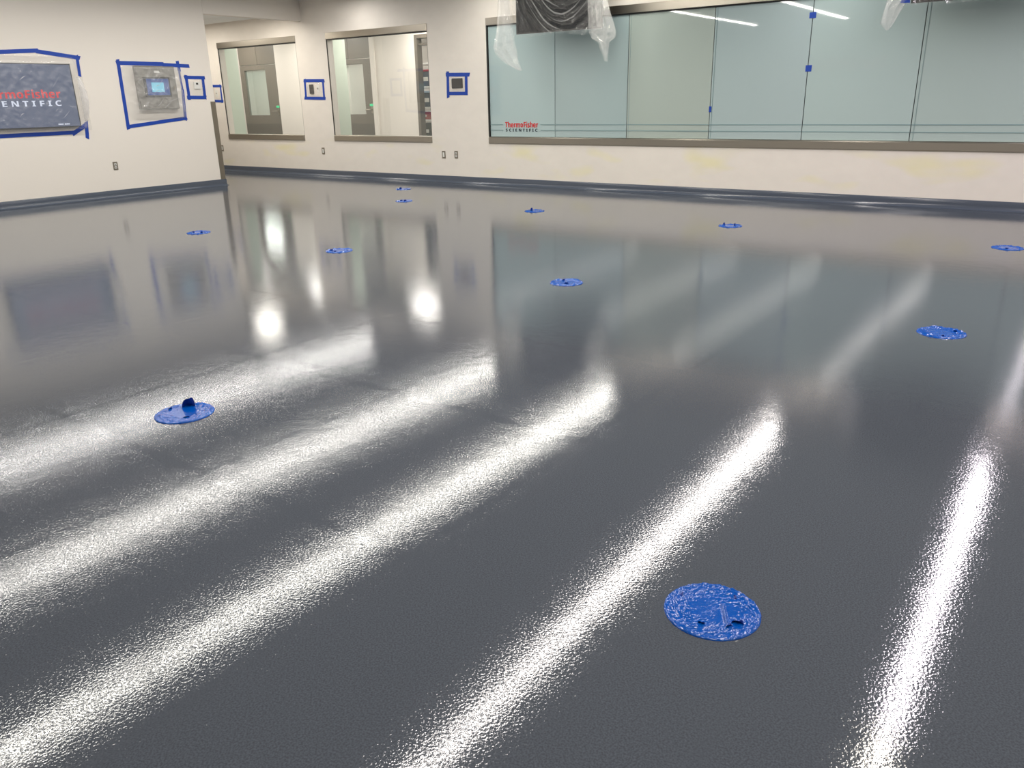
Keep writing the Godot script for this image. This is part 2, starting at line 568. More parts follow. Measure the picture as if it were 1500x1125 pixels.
# ---------------------------------------------------------------- rooms behind the small windows
func corridor() -> void:
	var zf := -12.67
	struct(box("ceiling", Vector3(-23.7, 2.80, -18.1), Vector3(-8.2, 2.92, -10.32), M.ceiling_white))
	# far wall with two doors and a doorway
	var st := begin()
	for r in [[-23.5, -17.03, 0.0, 2.8], [-15.69, -14.02, 0.0, 2.8], [-12.66, -11.40, 0.0, 2.8], [-10.25, -8.2, 0.0, 2.8], [-11.40, -10.25, 2.47, 2.8]]:
		bx(st, Vector3(r[0], r[2], zf - 0.12), Vector3(r[1], r[3], zf))
	struct(commit("wall_corridor", st, M.wall_paint), "white wall behind the clear windows")
	struct(box("wall_corridor_end", Vector3(-8.3, 0, -18.0), Vector3(-8.2, 2.8, ZB - 0.15), M.wall_paint))
	struct(box("wall_corridor_far", Vector3(-23.5, 0, -18.1), Vector3(-8.2, 2.8, -18.0), M.wall_paint))
	struct(box("wall_corridor_start", Vector3(-23.7, 0, -18.0), Vector3(-23.5, 2.8, -8.2), M.wall_paint))
	struct(box("wall_store", Vector3(-13.55, 0, -18.0), Vector3(-13.45, 2.8, zf - 0.12), M.wall_paint))
	struct(box("wall_partition", Vector3(-14.60, 0, -10.78), Vector3(-14.49, 2.8, ZB - 0.15), M.partition_paint))
	struct(box("wall_partition", Vector3(-11.86, 0, -11.12), Vector3(-11.75, 2.8, ZB - 0.15), M.partition_paint))
	grey_door("door_1", -17.03, -15.69, zf, "grey door with tall glass lite behind the alcove window")
	grey_door("door_2", -14.02, -12.66, zf, "grey door with tall glass lite behind the second window")
	# white casing beside the second door
	struct(box("trim_1", Vector3(-12.655, 0, zf), Vector3(-12.53, 2.8, zf + 0.035), M.wall_paint, null, 0.003))
	# doorway to the store room
	var d := holder("door_3", "dark steel frame of the store room doorway")
	box("frame_side", Vector3(-11.43, 0, zf - 0.13), Vector3(-11.36, 2.47, zf + 0.02), M.door_grey, d, 0.004)
	box("frame_side", Vector3(-10.29, 0, zf - 0.13), Vector3(-10.22, 2.47, zf + 0.02), M.door_grey, d, 0.004)
	box("frame_head", Vector3(-11.36, 2.40, zf - 0.13), Vector3(-10.29, 2.47, zf + 0.02), M.door_grey, d, 0.004)
	box("frame_rail", Vector3(-11.36, 2.27, zf - 0.10), Vector3(-10.29, 2.31, zf - 0.02), M.door_grey_dark, d, 0.004)
	# lamps of these rooms
	troffer(Vector3(-14.15, 2.80, -11.75), Vector2(0.6, 1.2), 4.5, "recessed light in the corridor behind the alcove window", Color(1.0, 0.985, 0.955))
	troffer(Vector3(-11.0, 2.80, -11.75), Vector2(0.6, 1.2), 4.5, "recessed light in the corridor behind the second window", Color(1.0, 0.985, 0.955))
	troffer(Vector3(-16.6, 2.80, -11.75), Vector2(0.6, 1.2), 4.5, "recessed light at the far end of the corridor", Color(1.0, 0.985, 0.955))
	troffer(Vector3(-21.5, 2.80, -16.5), Vector2(1.2, 0.6), 6.5, "recessed light in the room behind the grey doors", Color(0.97, 1.0, 0.96))
	troffer(Vector3(-12.0, 2.80, -14.3), Vector2(0.6, 1.2), 4.5, "recessed light in the store room", Color(1.0, 0.985, 0.955))
	# store room shelf and what stands on it
	var zs := -14.2
	var s := thing("storage_shelf", "white store room shelf seen through the doorway", "shelf", Vector3(-12.4, 0, zs - 0.2))
	for y in [0.44, 0.82, 1.085, 1.52, 2.0]:
		box("shelf_board", Vector3(-13.1, y, zs - 0.45), Vector3(-11.7, y + 0.035, zs), M.white_plastic, s, 0.003)
	for x in [-13.1, -11.74]:
		for z in [zs - 0.45, zs - 0.04]:
			box("post", Vector3(x, 0, z), Vector3(x + 0.04, 2.2, z + 0.04), M.steel_dull, s, 0.003)
	mat("bin_blue", Color(0.27, 0.31, 0.36), 0.5)
	mat("box_red", Color(0.62, 0.16, 0.12), 0.5)
	mat("box_pale", Color(0.66, 0.74, 0.82), 0.5)
	mat("bag_green", Color(0.14, 0.18, 0.15), 0.6)
	crate("storage_bin", Vector3(-12.86, 1.558, zs - 0.4), Vector3(-12.2, 1.90, zs - 0.01), M.bin_blue, M.box_red, "dark blue bin with a red lid on the shelf")
	crate("storage_bin", Vector3(-12.86, 1.123, zs - 0.4), Vector3(-12.2, 1.46, zs - 0.01), M.bin_blue, M.box_pale, "dark blue bin with a pale lid below the red-lidded one")
	crate("storage_box", Vector3(-12.80, 0.858, zs - 0.36), Vector3(-12.30, 1.04, zs - 0.01), M.box_red, M.white_plastic, "red box with a white lid on the shelf")
	crate("storage_box", Vector3(-12.82, 0.478, zs - 0.36), Vector3(-12.25, 0.78, zs - 0.01), M.bag_green, M.bag_green, "dark green box on the low shelf")

func crate(called: String, lo: Vector3, hi: Vector3, m: Material, lid: Material, label: String) -> void:
	var t := thing(called, label, "box", Vector3((lo.x + hi.x) / 2, lo.y, (lo.z + hi.z) / 2), "boxes on the store room shelf")
	var h := hi.y - lo.y
	box("body", lo, Vector3(hi.x, hi.y - h * 0.12, hi.z), m, t, 0.01)
	box("lid", Vector3(lo.x - 0.01, hi.y - h * 0.12, lo.z - 0.005), Vector3(hi.x + 0.01, hi.y, hi.z + 0.008), lid, t, 0.006)
	box("label_card", Vector3(hi.x - 0.42, lo.y + h * 0.3, hi.z), Vector3(hi.x - 0.28, lo.y + h * 0.55, hi.z + 0.002), M.white_plastic, t)

func grey_door(called: String, a: float, b: float, z: float, label: String) -> void:
	var o := holder(called, label)
	var zr := z - 0.09
	# leaf round the lite, transom above
	var la := b - 0.98
	var lb := b - 0.27
	if called == "door_1":
		la = a + 0.17
		lb = a + 0.93
	var st := begin()
	var z1 := z - 0.02
	bx(st, Vector3(a + 0.012, 0.01, zr), Vector3(la, 2.10, z1), 0.003)
	bx(st, Vector3(lb, 0.01, zr), Vector3(b - 0.012, 2.10, z1), 0.003)
	bx(st, Vector3(la, 0.01, zr), Vector3(lb, 1.01, z1), 0.003)
	bx(st, Vector3(la, 2.0, zr), Vector3(lb, 2.10, z1), 0.003)
	commit("door_leaf", st, M.door_grey, o)
	var mid := (a + b) / 2
	box("transom_panel", Vector3(a + 0.012, 2.115, zr), Vector3(mid - 0.004, 2.8, z1), M.door_grey, o, 0.003)
	box("transom_panel", Vector3(mid + 0.004, 2.115, zr), Vector3(b - 0.012, 2.8, z1), M.door_grey, o, 0.003)
	box("kick_plate", Vector3(a + 0.04, 0.05, z1), Vector3(b - 0.04, 0.82, z1 + 0.003), M.door_grey_dark, o, 0.001)
	var lite := film_mat("lite_glass", Color(0.78, 0.9, 0.84), 0.1, 0.0)
	box("lite_pane", Vector3(la, 1.01, z - 0.06), Vector3(lb, 2.0, z - 0.05), lite, o)
	# lever handle with a green lamp over it
	var hx := b - 0.07
	st = begin()
	bx(st, Vector3(hx - 0.03, 1.02, z1), Vector3(hx + 0.03, 1.22, z1 + 0.012), 0.004)
	tube(st, Vector3(hx, 1.10, z1), Vector3(hx, 1.10, z1 + 0.07), 0.012, 0.012)
	tube(st, Vector3(hx + 0.01, 1.10, z1 + 0.06), Vector3(hx - 0.15, 1.10, z1 + 0.06), 0.012, 0.01)
	commit("handle", st, M.steel_dull, o)
	box("indicator_light", Vector3(hx - 0.05, 1.17, z1 + 0.012), Vector3(hx + 0.05, 1.215, z1 + 0.03), M.green_glow, o, 0.004)

# ---------------------------------------------------------------- plates, panels, film and tape
# a sheet of film between four corners (u,y), lying over boxes that stand out of the wall
func sheet(parent: Node3D, wall: Callable, c: Array, lift: Callable, m: Material, nu := 44, nv := 34, called := "film") -> void:
	var st := begin()
	var lo := Vector2(minf(c[0].x, c[1].x), maxf(c[2].y, c[3].y))
	var hi := Vector2(maxf(c[0].x, c[1].x), minf(c[0].y, c[1].y))
	grid(st, nu, nv, func(s: float, t: float) -> Vector3:
		var q: Vector2 = (c[0] as Vector2).lerp(c[1], s).lerp((c[3] as Vector2).lerp(c[2], s), t)
		return wall.call(q.x, q.y, maxf(0.0008, lift.call(q.x, q.y, s, t) * smoothstep(0.02, 0.05, minf(minf(q.x - lo.x, hi.x - q.x), minf(q.y - lo.y, hi.y - q.y))))))
	commit(called, st, m, parent, -parent.position)

# thin doubled creases in a film, u0..u1 by y0..y1 at distance o from the wall
func creases(parent: Node3D, wall: Callable, n: int, u0: float, u1: float, y0: float, y1: float, o: float) -> void:
	for i in n:
		var a := Vector2(rng.randf_range(u0, u1), rng.randf_range(y0, y1))
		var ang := rng.randf_range(0.15, 0.9) * (1.0 if rng.randf() < 0.7 else -1.0)
		var d := Vector2(-cos(ang), sin(ang)) * rng.randf_range(0.06, 0.22)
		var w := rng.randf_range(0.004, 0.011)
		var bend := rng.randf_range(-0.02, 0.02)
		var st := begin()
		grid(st, 12, 2, func(s: float, t: float) -> Vector3:
			var q := a + d * (s - 0.5) + Vector2(0, bend * sin(s * PI) + (t - 0.5) * w * sin(s * PI))
			q = Vector2(clampf(q.x, u0, u1), clampf(q.y, y0, y1))
			return wall.call(q.x, q.y, o + 0.004 * sin(t * PI)))
		commit("film_crease", st, M.film_slack, parent, -parent.position)

# height of film over a box (u0..u1, y0..y1) standing d out of the wall, with creases
func drape(u: float, y: float, u0: float, u1: float, y0: float, y1: float, d: float, reach: float, ph: float, amp: float) -> float:
	var du := maxf(maxf(u0 - u, u - u1), 0.0)
	var dy := maxf(maxf(y0 - y, y - y1), 0.0)
	var k := clampf(1.0 - sqrt(du * du + dy * dy) / reach, 0.0, 1.0)
	var cr := 1.0 - absf(noise.get_noise_3d(u * 95.0, y * 60.0, ph)) * 3.0
	var cr2 := 1.0 - absf(noise.get_noise_3d(u * 40.0 + y * 60.0, y * 30.0 - u * 50.0, ph + 40.0)) * 4.0
	return 0.002 + d * k * k * (3.0 - 2.0 * k) * 1.02 + (maxf(cr, 0.0) + maxf(cr2, 0.0)) * amp * (0.25 + k)

func plate(label: String, wall: Callable, u: float, y: float, kind: String, group := "") -> void:
	# steel wall plate 70 x 116 mm
	var c: Vector3 = wall.call(u, y, 0.0)
	var names := {"outlet": ["outlet_plate", "outlet"], "blank": ["wall_plate", "wall plate"], "switch": ["light_switch", "switch"], "thermostat": ["thermostat", "thermostat"], "sensor": ["sensor_plate", "sensor"], "reader": ["card_reader", "reader"]}
	var t := thing(names[kind][0], label, names[kind][1], c, group)
	var e: Vector3 = wall.call(1, 0, 0) - wall.call(0, 0, 0)
	var n: Vector3 = wall.call(0, 0, 1) - wall.call(0, 0, 0)
	var b := func(called: String, w: float, h: float, y0: float, o0: float, o1: float, m: Material, ch: float):
		var p: Vector3 = c - e.abs() * w / 2 + Vector3(0, y0 - h / 2, 0) + n * o0
		var q: Vector3 = c + e.abs() * w / 2 + Vector3(0, y0 + h / 2, 0) + n * o1
		box(called, p.min(q), p.max(q), m, t, ch)
	if kind == "outlet":
		b.call("plate", 0.072, 0.116, 0.0, 0.0, 0.006, M.steel_dull, 0.002)
		for s in [-1.0, 1.0]:
			b.call("socket", 0.034, 0.03, s * 0.021, 0.006, 0.009, M.white_plastic, 0.002)
			b.call("slot", 0.016, 0.010, s * 0.021, 0.009, 0.0095, M.dark_gap, 0.0)
		b.call("screw", 0.007, 0.007, 0.0, 0.006, 0.008, M.steel, 0.001)
	elif kind == "blank":
		b.call("plate", 0.072, 0.116, 0.0, 0.0, 0.006, M.steel_dull, 0.002)
		b.call("inset", 0.034, 0.07, 0.0, 0.006, 0.0075, M.white_plastic, 0.001)
	elif kind == "switch":
		b.call("plate", 0.072, 0.116, 0.0, 0.0, 0.006, M.white_plastic, 0.002)
		b.call("toggle", 0.012, 0.026, 0.004, 0.006, 0.018, M.steel_dull, 0.002)
	elif kind == "thermostat":
		b.call("plate", 0.105, 0.105, 0.0, 0.0, 0.02, M.white_plastic, 0.005)
		b.call("display", 0.036, 0.026, 0.028, 0.02, 0.0215, M.screen_black, 0.0)
		b.call("cover_door", 0.085, 0.03, -0.03, 0.02, 0.023, M.white_plastic, 0.002)
	elif kind == "sensor":
		b.call("plate", 0.1, 0.158, 0.0, 0.0, 0.02, M.dark_plastic, 0.004)
		b.call("lens", 0.05, 0.04, 0.02, 0.02, 0.023, M.black_plastic, 0.003)
	elif kind == "reader":
		b.call("back_plate", 0.215, 0.145, 0.0, 0.0, 0.012, M.black_plastic, 0.004)
		b.call("faceplate", 0.20, 0.13, 0.0, 0.012, 0.03, M.dark_plastic, 0.008)

func masked(called: String, label: String, at: Vector3) -> Node3D:
	return thing(called, label, "masking", at)

func left_wall_things() -> void:
	var W := on_left
	# display, z -5.99 .. -4.55
	var z0 := -5.988
	var z1 := -4.548
	var tv := thing("wall_display", "large lit wall display with red and white lettering under clear film", "display", Vector3(XL, 1.01, (z0 + z1) / 2))
	box("body", Vector3(XL, 1.03, z0 + 0.03), Vector3(XL + 0.05, 1.80, z1 - 0.03), M.black_plastic, tv, 0.004)
	var st := begin()
	var a := 0.012
	bx(st, Vector3(XL + 0.05, 1.010, z0), Vector3(XL + 0.072, 1.010 + a, z1), 0.002)
	bx(st, Vector3(XL + 0.05, 1.822 - a, z0), Vector3(XL + 0.072, 1.822, z1), 0.002)
	bx(st, Vector3(XL + 0.05, 1.010 + a, z0), Vector3(XL + 0.072, 1.822 - a, z0 + a), 0.002)
	bx(st, Vector3(XL + 0.05, 1.010 + a, z1 - a), Vector3(XL + 0.072, 1.822 - a, z1), 0.002)
	commit("bezel", st, M.black_plastic, tv, -tv.position)
	box("screen", Vector3(XL + 0.05, 1.010 + a, z0 + a), Vector3(XL + 0.067, 1.822 - a, z1 - a), M.screen_glow, tv)
	area(Vector3(XL + 0.0745, 1.416, (z0 + z1) / 2), Vector2(1.3, 0.75), 0.004, Color(0.7, 0.8, 1.0), tv, Vector3(0, -90, 0))
	var X := Vector3(1, 0, 0)
	lettering("lettering", "ThermoFisher", M.screen_red, tv, Vector3(XL + 0.0665, 1.382, -4.72), Vector3(XL + 0.0665, 1.387, -5.785), X, 0.110)
	lettering("lettering", "S C I E N T I F I C", M.screen_white, tv, Vector3(XL + 0.0665, 1.285, -4.68), Vector3(XL + 0.0665, 1.285, -5.775), X, 0.072)
	for k in 2:
		box("caption", Vector3(XL + 0.0665, 1.044, -5.75 - k * 0.085), Vector3(XL + 0.068, 1.058, -5.68 - k * 0.085), M.screen_white, tv)
	var tc := masked("masking_film", "clear film taped with blue tape over the lit wall display", Vector3(XL, 0.94, -5.3))
	sheet(tc, W, [Vector2(-4.40, 1.96), Vector2(-6.165, 1.935), Vector2(-6.165, 0.955), Vector2(-4.40, 0.94)], func(u: float, y: float, s: float, t: float) -> float:
		var h := drape(u, y, z0 - 0.01, z1 + 0.01, 1.0, 1.83, 0.078, 0.13, 3.0, 0.006)
		if u < -6.08: h += 0.045 * smoothstep(1.68, 1.5, y) * smoothstep(1.05, 1.2, y) * smoothstep(-6.165, -6.10, u)
		return h, M.film_thin, 90, 56)
	creases(tc, W, 5, z0 + 0.03, -5.0, 1.04, 1.80, 0.094)
	# slack film bulging past the tape
	var bl := begin()
	grid(bl, 8, 24, func(s: float, t: float) -> Vector3:
		var y := lerpf(1.66, 1.08, t)
		var w := sin(t * PI)
		var u := -6.08 - s * (0.05 + 0.06 * w)
		var o := 0.05 * w * sin(s * PI * 0.85 + 0.3) + 0.012 * noise.get_noise_2d(s * 40.0, t * 160.0) + 0.006
		return W.call(u, y, maxf(o, 0.003)))
	commit("film_bulge", bl, M.film_slack, tc, -tc.position)
	for k in [[-4.40, 1.905, -5.642, 1.983, 0.05], [-5.614, 1.974, -6.181, 1.904, 0.052], [-6.141, 1.938, -6.132, 1.666, 0.04], [-4.40, 0.925, -5.917, 0.934, 0.05], [-5.875, 0.912, -6.10, 1.037, 0.055], [-6.10, 1.073, -6.072, 0.845, 0.048]]:
		tape(tc, W, Vector2(k[0], k[1]), Vector2(k[2], k[3]), k[4])
	# control panel
	var p0 := -7.558
	var p1 := -6.926
	var cp := thing("control_panel", "grey metal control panel with a small lit blue touch screen", "control panel", Vector3(XL, 1.216, -7.24))
	box("body", Vector3(XL, 1.216, p0), Vector3(XL + 0.055, 1.816, p1), M.grey_metal, cp, 0.004)
	box("door", Vector3(XL + 0.055, 1.222, p0 + 0.006), Vector3(XL + 0.068, 1.810, p1 - 0.006), M.grey_metal, cp, 0.003)
	st = begin()
	bx(st, Vector3(XL + 0.068, 1.640, -7.445), Vector3(XL + 0.082, 1.665, -7.022), 0.003)
	bx(st, Vector3(XL + 0.068, 1.385, -7.445), Vector3(XL + 0.082, 1.412, -7.022), 0.003)
	bx(st, Vector3(XL + 0.068, 1.412, -7.445), Vector3(XL + 0.082, 1.640, -7.420), 0.003)
	bx(st, Vector3(XL + 0.068, 1.412, -7.060), Vector3(XL + 0.082, 1.640, -7.022), 0.003)
	commit("screen_bezel", st, M.black_plastic, cp, -cp.position)
	box("touch_screen", Vector3(XL + 0.068, 1.412, -7.420), Vector3(XL + 0.078, 1.640, -7.060), M.panel_glow, cp)
	box("screen_window", Vector3(XL + 0.0775, 1.455, -7.335), Vector3(XL + 0.0785, 1.590, -7.135), M.panel_bright, cp)
	area(Vector3(XL + 0.084, 1.526, -7.24), Vector2(0.34, 0.22), 0.0006, Color(0.5, 0.8, 1.0), cp, Vector3(0, -90, 0))
	box("label_card", Vector3(XL + 0.068, 1.722, -7.295), Vector3(XL + 0.070, 1.752, -7.215), M.white_plastic, cp)
	for y in [1.30, 1.73]:
		box("hinge", Vector3(XL + 0.05, y - 0.04, p1), Vector3(XL + 0.07, y + 0.04, p1 + 0.012), M.door_grey_dark, cp, 0.003)
	box("latch", Vector3(XL + 0.068, 1.50, p0 + 0.03), Vector3(XL + 0.08, 1.54, p0 + 0.055), M.steel_dull, cp, 0.003)
	var pc := masked("masking_film", "clear creased film in a crooked blue tape frame over the control panel", Vector3(XL, 0.95, -7.2))
	sheet(pc, W, [Vector2(-6.71, 1.86), Vector2(-7.70, 1.84), Vector2(-7.685, 1.04), Vector2(-6.695, 0.965)], func(u: float, y: float, s: float, t: float) -> float:
		return drape(u, y, p0 - 0.015, p1 + 0.02, 1.21, 1.83, 0.088, 0.17, 9.0, 0.011), M.film_cover, 80, 64)
	for k in [[-6.69, 1.853, -7.437, 1.850, 0.055], [-7.40, 1.842, -7.862, 1.83, 0.05], [-6.721, 1.90, -6.706, 0.945, 0.05], [-6.68, 0.978, -7.69, 1.075, 0.05], [-7.667, 1.90, -7.678, 1.755, 0.05], [-7.672, 1.755, -7.688, 1.475, 0.03], [-7.688, 1.50, -7.66, 1.04, 0.045]]:
		tape(pc, W, Vector2(k[0], k[1]), Vector2(k[2], k[3]), k[4])
	creases(pc, W, 16, p0 + 0.01, p1 - 0.01, 1.23, 1.80, 0.108)
	# thermostat
	plate("white thermostat with a small dark display beside the control panel", W, -7.942, 1.547, "thermostat")
	var tt := masked("masking_film", "small film square in thick blue tape around the thermostat", Vector3(XL, 1.36, -7.92))
	sheet(tt, W, [Vector2(-7.76, 1.68), Vector2(-8.085, 1.675), Vector2(-8.075, 1.36), Vector2(-7.76, 1.365)], func(u: float, y: float, s: float, t: float) -> float:
		return drape(u, y, -8.0, -7.885, 1.49, 1.605, 0.026, 0.1, 14.0, 0.002), M.film, 30, 30)
	for k in [[-7.745, 1.667, -8.108, 1.663, 0.05], [-7.779, 1.70, -7.78, 1.34, 0.048], [-7.744, 1.376, -8.085, 1.372, 0.05], [-8.068, 1.68, -8.06, 1.35, 0.048]]:
		tape(tt, W, Vector2(k[0], k[1]), Vector2(k[2], k[3]), k[4])
	plate("steel outlet plate low on the display wall", W, -6.407, 0.446, "outlet")

func back_wall_things() -> void:
	var B := on_back
	plate("single steel plate under the pier between the two clear windows", B, -11.524, 0.437, "blank")
	plate("plain steel plate left of the pair between clear and milky windows", B, -8.678, 0.430, "blank")
	plate("steel duplex outlet nearest the milky window", B, -8.419, 0.435, "outlet")
	plate("steel plate half hidden behind the corner guard in the alcove", B, -14.508, 0.437, "blank")
	# switch in the alcove
	plate("white toggle switch in blue tape beside the alcove window", B, -14.452, 1.468, "switch")
	var t := masked("masking_film", "film in a blue tape frame partly hidden by the display wall's edge", B.call(-14.42, 1.33, 0.0))
	sheet(t, B, [Vector2(-14.62, 1.62), Vector2(-14.29, 1.61), Vector2(-14.30, 1.32), Vector2(-14.62, 1.33)], func(u: float, y: float, s: float, v: float) -> float:
		return drape(u, y, -14.49, -14.41, 1.41, 1.53, 0.02, 0.1, 20.0, 0.002), M.film, 24, 24)
	for k in [[-14.64, 1.612, -14.265, 1.602, 0.045], [-14.302, 1.624, -14.309, 1.295, 0.042], [-14.64, 1.335, -14.27, 1.324, 0.045], [-14.62, 1.62, -14.625, 1.32, 0.042]]:
		tape(t, B, Vector2(k[0], k[1]), Vector2(k[2], k[3]), k[4])
	# pier between the clear windows
	plate("dark upright sensor plate on the pier between the clear windows", B, -11.668, 1.487, "sensor")
	plate("white toggle switch beside the dark sensor plate on the pier", B, -11.505, 1.488, "switch")
	t = masked("masking_film", "film in a blue tape frame on the pier between the clear windows", B.call(-11.6, 1.33, 0.0))
	sheet(t, B, [Vector2(-11.85, 1.635), Vector2(-11.35, 1.62), Vector2(-11.36, 1.325), Vector2(-11.85, 1.34)], func(u: float, y: float, s: float, v: float) -> float:
		return drape(u, y, -11.72, -11.46, 1.40, 1.57, 0.026, 0.08, 27.0, 0.002), M.film, 36, 26)
	for k in [[-11.862, 1.632, -11.324, 1.617, 0.05], [-11.833, 1.655, -11.843, 1.328, 0.046], [-11.36, 1.64, -11.372, 1.306, 0.042], [-11.885, 1.343, -11.335, 1.325, 0.05]]:
		tape(t, B, Vector2(k[0], k[1]), Vector2(k[2], k[3]), k[4])
	# card reader
	plate("black square reader in blue tape beside the milky window", B, -8.337, 1.495, "reader")
	t = masked("masking_film", "film in a blue tape square around the black reader", B.call(-8.34, 1.33, 0.0))
	sheet(t, B, [Vector2(-8.54, 1.63), Vector2(-8.145, 1.62), Vector2(-8.155, 1.335), Vector2(-8.54, 1.345)], func(u: float, y: float, s: float, v: float) -> float:
		return drape(u, y, -8.445, -8.229, 1.42, 1.57, 0.034, 0.085, 33.0, 0.002), M.film, 30, 26)
	for k in [[-8.560, 1.626, -8.091, 1.612, 0.055], [-8.520, 1.672, -8.533, 1.290, 0.05], [-8.157, 1.634, -8.168, 1.325, 0.05], [-8.548, 1.352, -8.145, 1.345, 0.048]]:
		tape(t, B, Vector2(k[0], k[1]), Vector2(k[2], k[3]), k[4])

# ---------------------------------------------------------------- hanging screens in plastic
func screens() -> void:
	var z := -9.6
	hanging_screen(-6.80, -5.478, 2.070, z, "black hanging screen with lowest edge over the first milky panes")
	hanging_screen(-1.90, -0.58, 2.080, z, "black hanging screen at the top right corner over the milky panes")
	# the first cover: a swagged sheet, doubled folds and two gathered tails
	var c := thing("plastic_cover", "clear plastic sheet draped over the hanging screen, long tails at its corners", "plastic sheet", Vector3(-6.14, 2.0, z + 0.05))
	swag(c, -6.82, -5.44, 2.875, z + 0.045, true)
	tail(c, z + 0.055, [Vector4(2.875, -7.02, -6.80, 0), Vector4(2.513, -7.035, -6.872, 0), Vector4(2.273, -7.075, -6.838, 0), Vector4(2.06, -7.115, -6.815, 0), Vector4(1.93, -7.15, -6.79, 0), Vector4(1.86, -7.13, -6.768, 0), Vector4(1.72, -6.97, -6.73, 0), Vector4(1.61, -6.72, -6.685, 0)], 4.0)
	tail(c, z + 0.06, [Vector4(2.875, -5.66, -5.48, 0), Vector4(2.40, -5.63, -5.385, 0), Vector4(2.17, -5.62, -5.30, 0), Vector4(2.02, -5.61, -5.245, 0), Vector4(1.955, -5.59, -5.24, 0), Vector4(1.90, -5.48, -5.33, 0), Vector4(1.80, -5.43, -5.352, 0), Vector4(1.675, -5.385, -5.362, 0)], 9.0)
	c = thing("plastic_cover", "clear plastic sheet with blue tape over the hanging screen, top right corner", "plastic sheet", Vector3(-1.3, 2.0, z + 0.05))
	swag(c, -1.93, -0.55, 2.875, z + 0.045, false)
	tail(c, z + 0.06, [Vector4(2.875, -2.02, -1.86, 0), Vector4(2.3, -2.08, -1.87, 0), Vector4(2.128, -2.117, -1.885, 0), Vector4(2.06, -2.13, -1.95, 0), Vector4(1.98, -2.145, -1.99, 0), Vector4(1.905, -2.15, -2.025, 0), Vector4(1.84, -2.10, -2.07, 0)], 15.0)
	var at := func(u: float, y: float, o: float) -> Vector3: return Vector3(u, y, z + 0.078 + o)
	tape(c, at, Vector2(-1.985, 2.11), Vector2(-1.90, 2.105), 0.05, 0.0)

func hanging_screen(a: float, b: float, y: float, z: float, label: String) -> void:
	var t := thing("hanging_screen", label, "screen", Vector3((a + b) / 2, y, z))
	var hi := y + 0.76
	box("body", Vector3(a + 0.03, y + 0.03, z - 0.055), Vector3(b - 0.03, hi - 0.03, z - 0.01), M.black_plastic, t, 0.006)
	var st := begin()
	var f := 0.016
	bx(st, Vector3(a, y, z - 0.012), Vector3(b, y + f, z + 0.012), 0.002)
	bx(st, Vector3(a, hi - f, z - 0.012), Vector3(b, hi, z + 0.012), 0.002)
	bx(st, Vector3(a, y + f, z - 0.012), Vector3(a + f, hi - f, z + 0.012), 0.002)
	bx(st, Vector3(b - f, y + f, z - 0.012), Vector3(b, hi - f, z + 0.012), 0.002)
	commit("bezel", st, M.dark_plastic, t, -t.position)
	box("screen", Vector3(a + f, y + f, z - 0.01), Vector3(b - f, hi - f, z + 0.008), M.screen_black, t)
	st = begin()
	var m := (a + b) / 2
	tube(st, Vector3(m, hi - 0.35, z - 0.10), Vector3(m, CEIL, z - 0.10), 0.025, 0.025)
	bx(st, Vector3(m - 0.15, hi - 0.5, z - 0.08), Vector3(m + 0.15, hi - 0.2, z - 0.055), 0.004)
	bx(st, Vector3(m - 0.05, hi - 0.38, z - 0.12), Vector3(m + 0.05, hi - 0.30, z - 0.075), 0.004)
	tube(st, Vector3(m, CEIL - 0.012, z - 0.10), Vector3(m, CEIL, z - 0.10), 0.09, 0.09)
	commit("mount", st, M.steel_dull, t, -t.position)

func swag(c: Node3D, a: float, b: float, top: float, z: float, big: bool) -> void:
	var foot := func(s: float) -> float:
		var f := 2.035 - 0.012 * sin(s * 9.0)
		if s > 0.62: f -= 0.028 * sin((s - 0.62) / 0.38 * PI) + 0.008 * sin(s * 40.0)
		return f if big else 2.055 + 0.01 * sin(s * 14.0)
	var curve := func(s: float, y: float) -> float:
		var xn := (s - 0.52) * 2.0
		return (y - top) - 0.62 * xn * xn + 0.22 * xn
	var st := begin()
	grid(st, 110, 80, func(s: float, t: float) -> Vector3:
		var y := lerpf(top, foot.call(s), t)
		var ph: float = curve.call(s, y)
		var k := pow(absf(sin(ph * 15.0 + 1.3 * noise.get_noise_2d(s * 30.0, y * 30.0))), 6.0)
		var k2 := pow(absf(sin(ph * 31.0 + 2.0 * noise.get_noise_2d(s * 40.0, y * 20.0 + 70.0))), 4.0)
		return Vector3(lerpf(a, b, s), y, z + 0.012 + 0.022 * k + 0.007 * k2 + 0.008 * noise.get_noise_2d(s * 90.0, y * 60.0)))
	commit("film", st, M.film, c, -c.position)
	if not big: return
	# doubled folds following the swag
	for k in 9:
		var w: float = [0.018, 0.03, 0.014, 0.022, 0.034, 0.016, 0.026, 0.02, 0.03][k]
		var lvl: float = -0.86 + k * 0.088
		st = begin()
		var s0 := 0.03 + 0.03 * (k % 3)
		var s1 := 0.97 - 0.05 * (k % 2)
		if k % 3 == 1: s1 = 0.56
		if k % 3 == 2: s0 = 0.40
		grid(st, 48, 2, func(u: float, v: float) -> Vector3:
			var s := lerpf(s0, s1, u)
			var xn := (s - 0.52) * 2.0
			var y := top + lvl + 0.62 * xn * xn * (1.0 + 0.16 * (k % 4)) - 0.22 * xn + 0.012 * noise.get_noise_2d(s * 50.0, k * 30.0)
			var ww := w * sin(u * PI) * 0.5
			y = clampf(y + (v - 0.5) * 2.0 * ww, 2.05, top - 0.002)
			return Vector3(lerpf(a, b, s), y, z + 0.046 + 0.006 * sin(v * PI)))
		commit("film_fold", st, M.film_fold, c, -c.position)

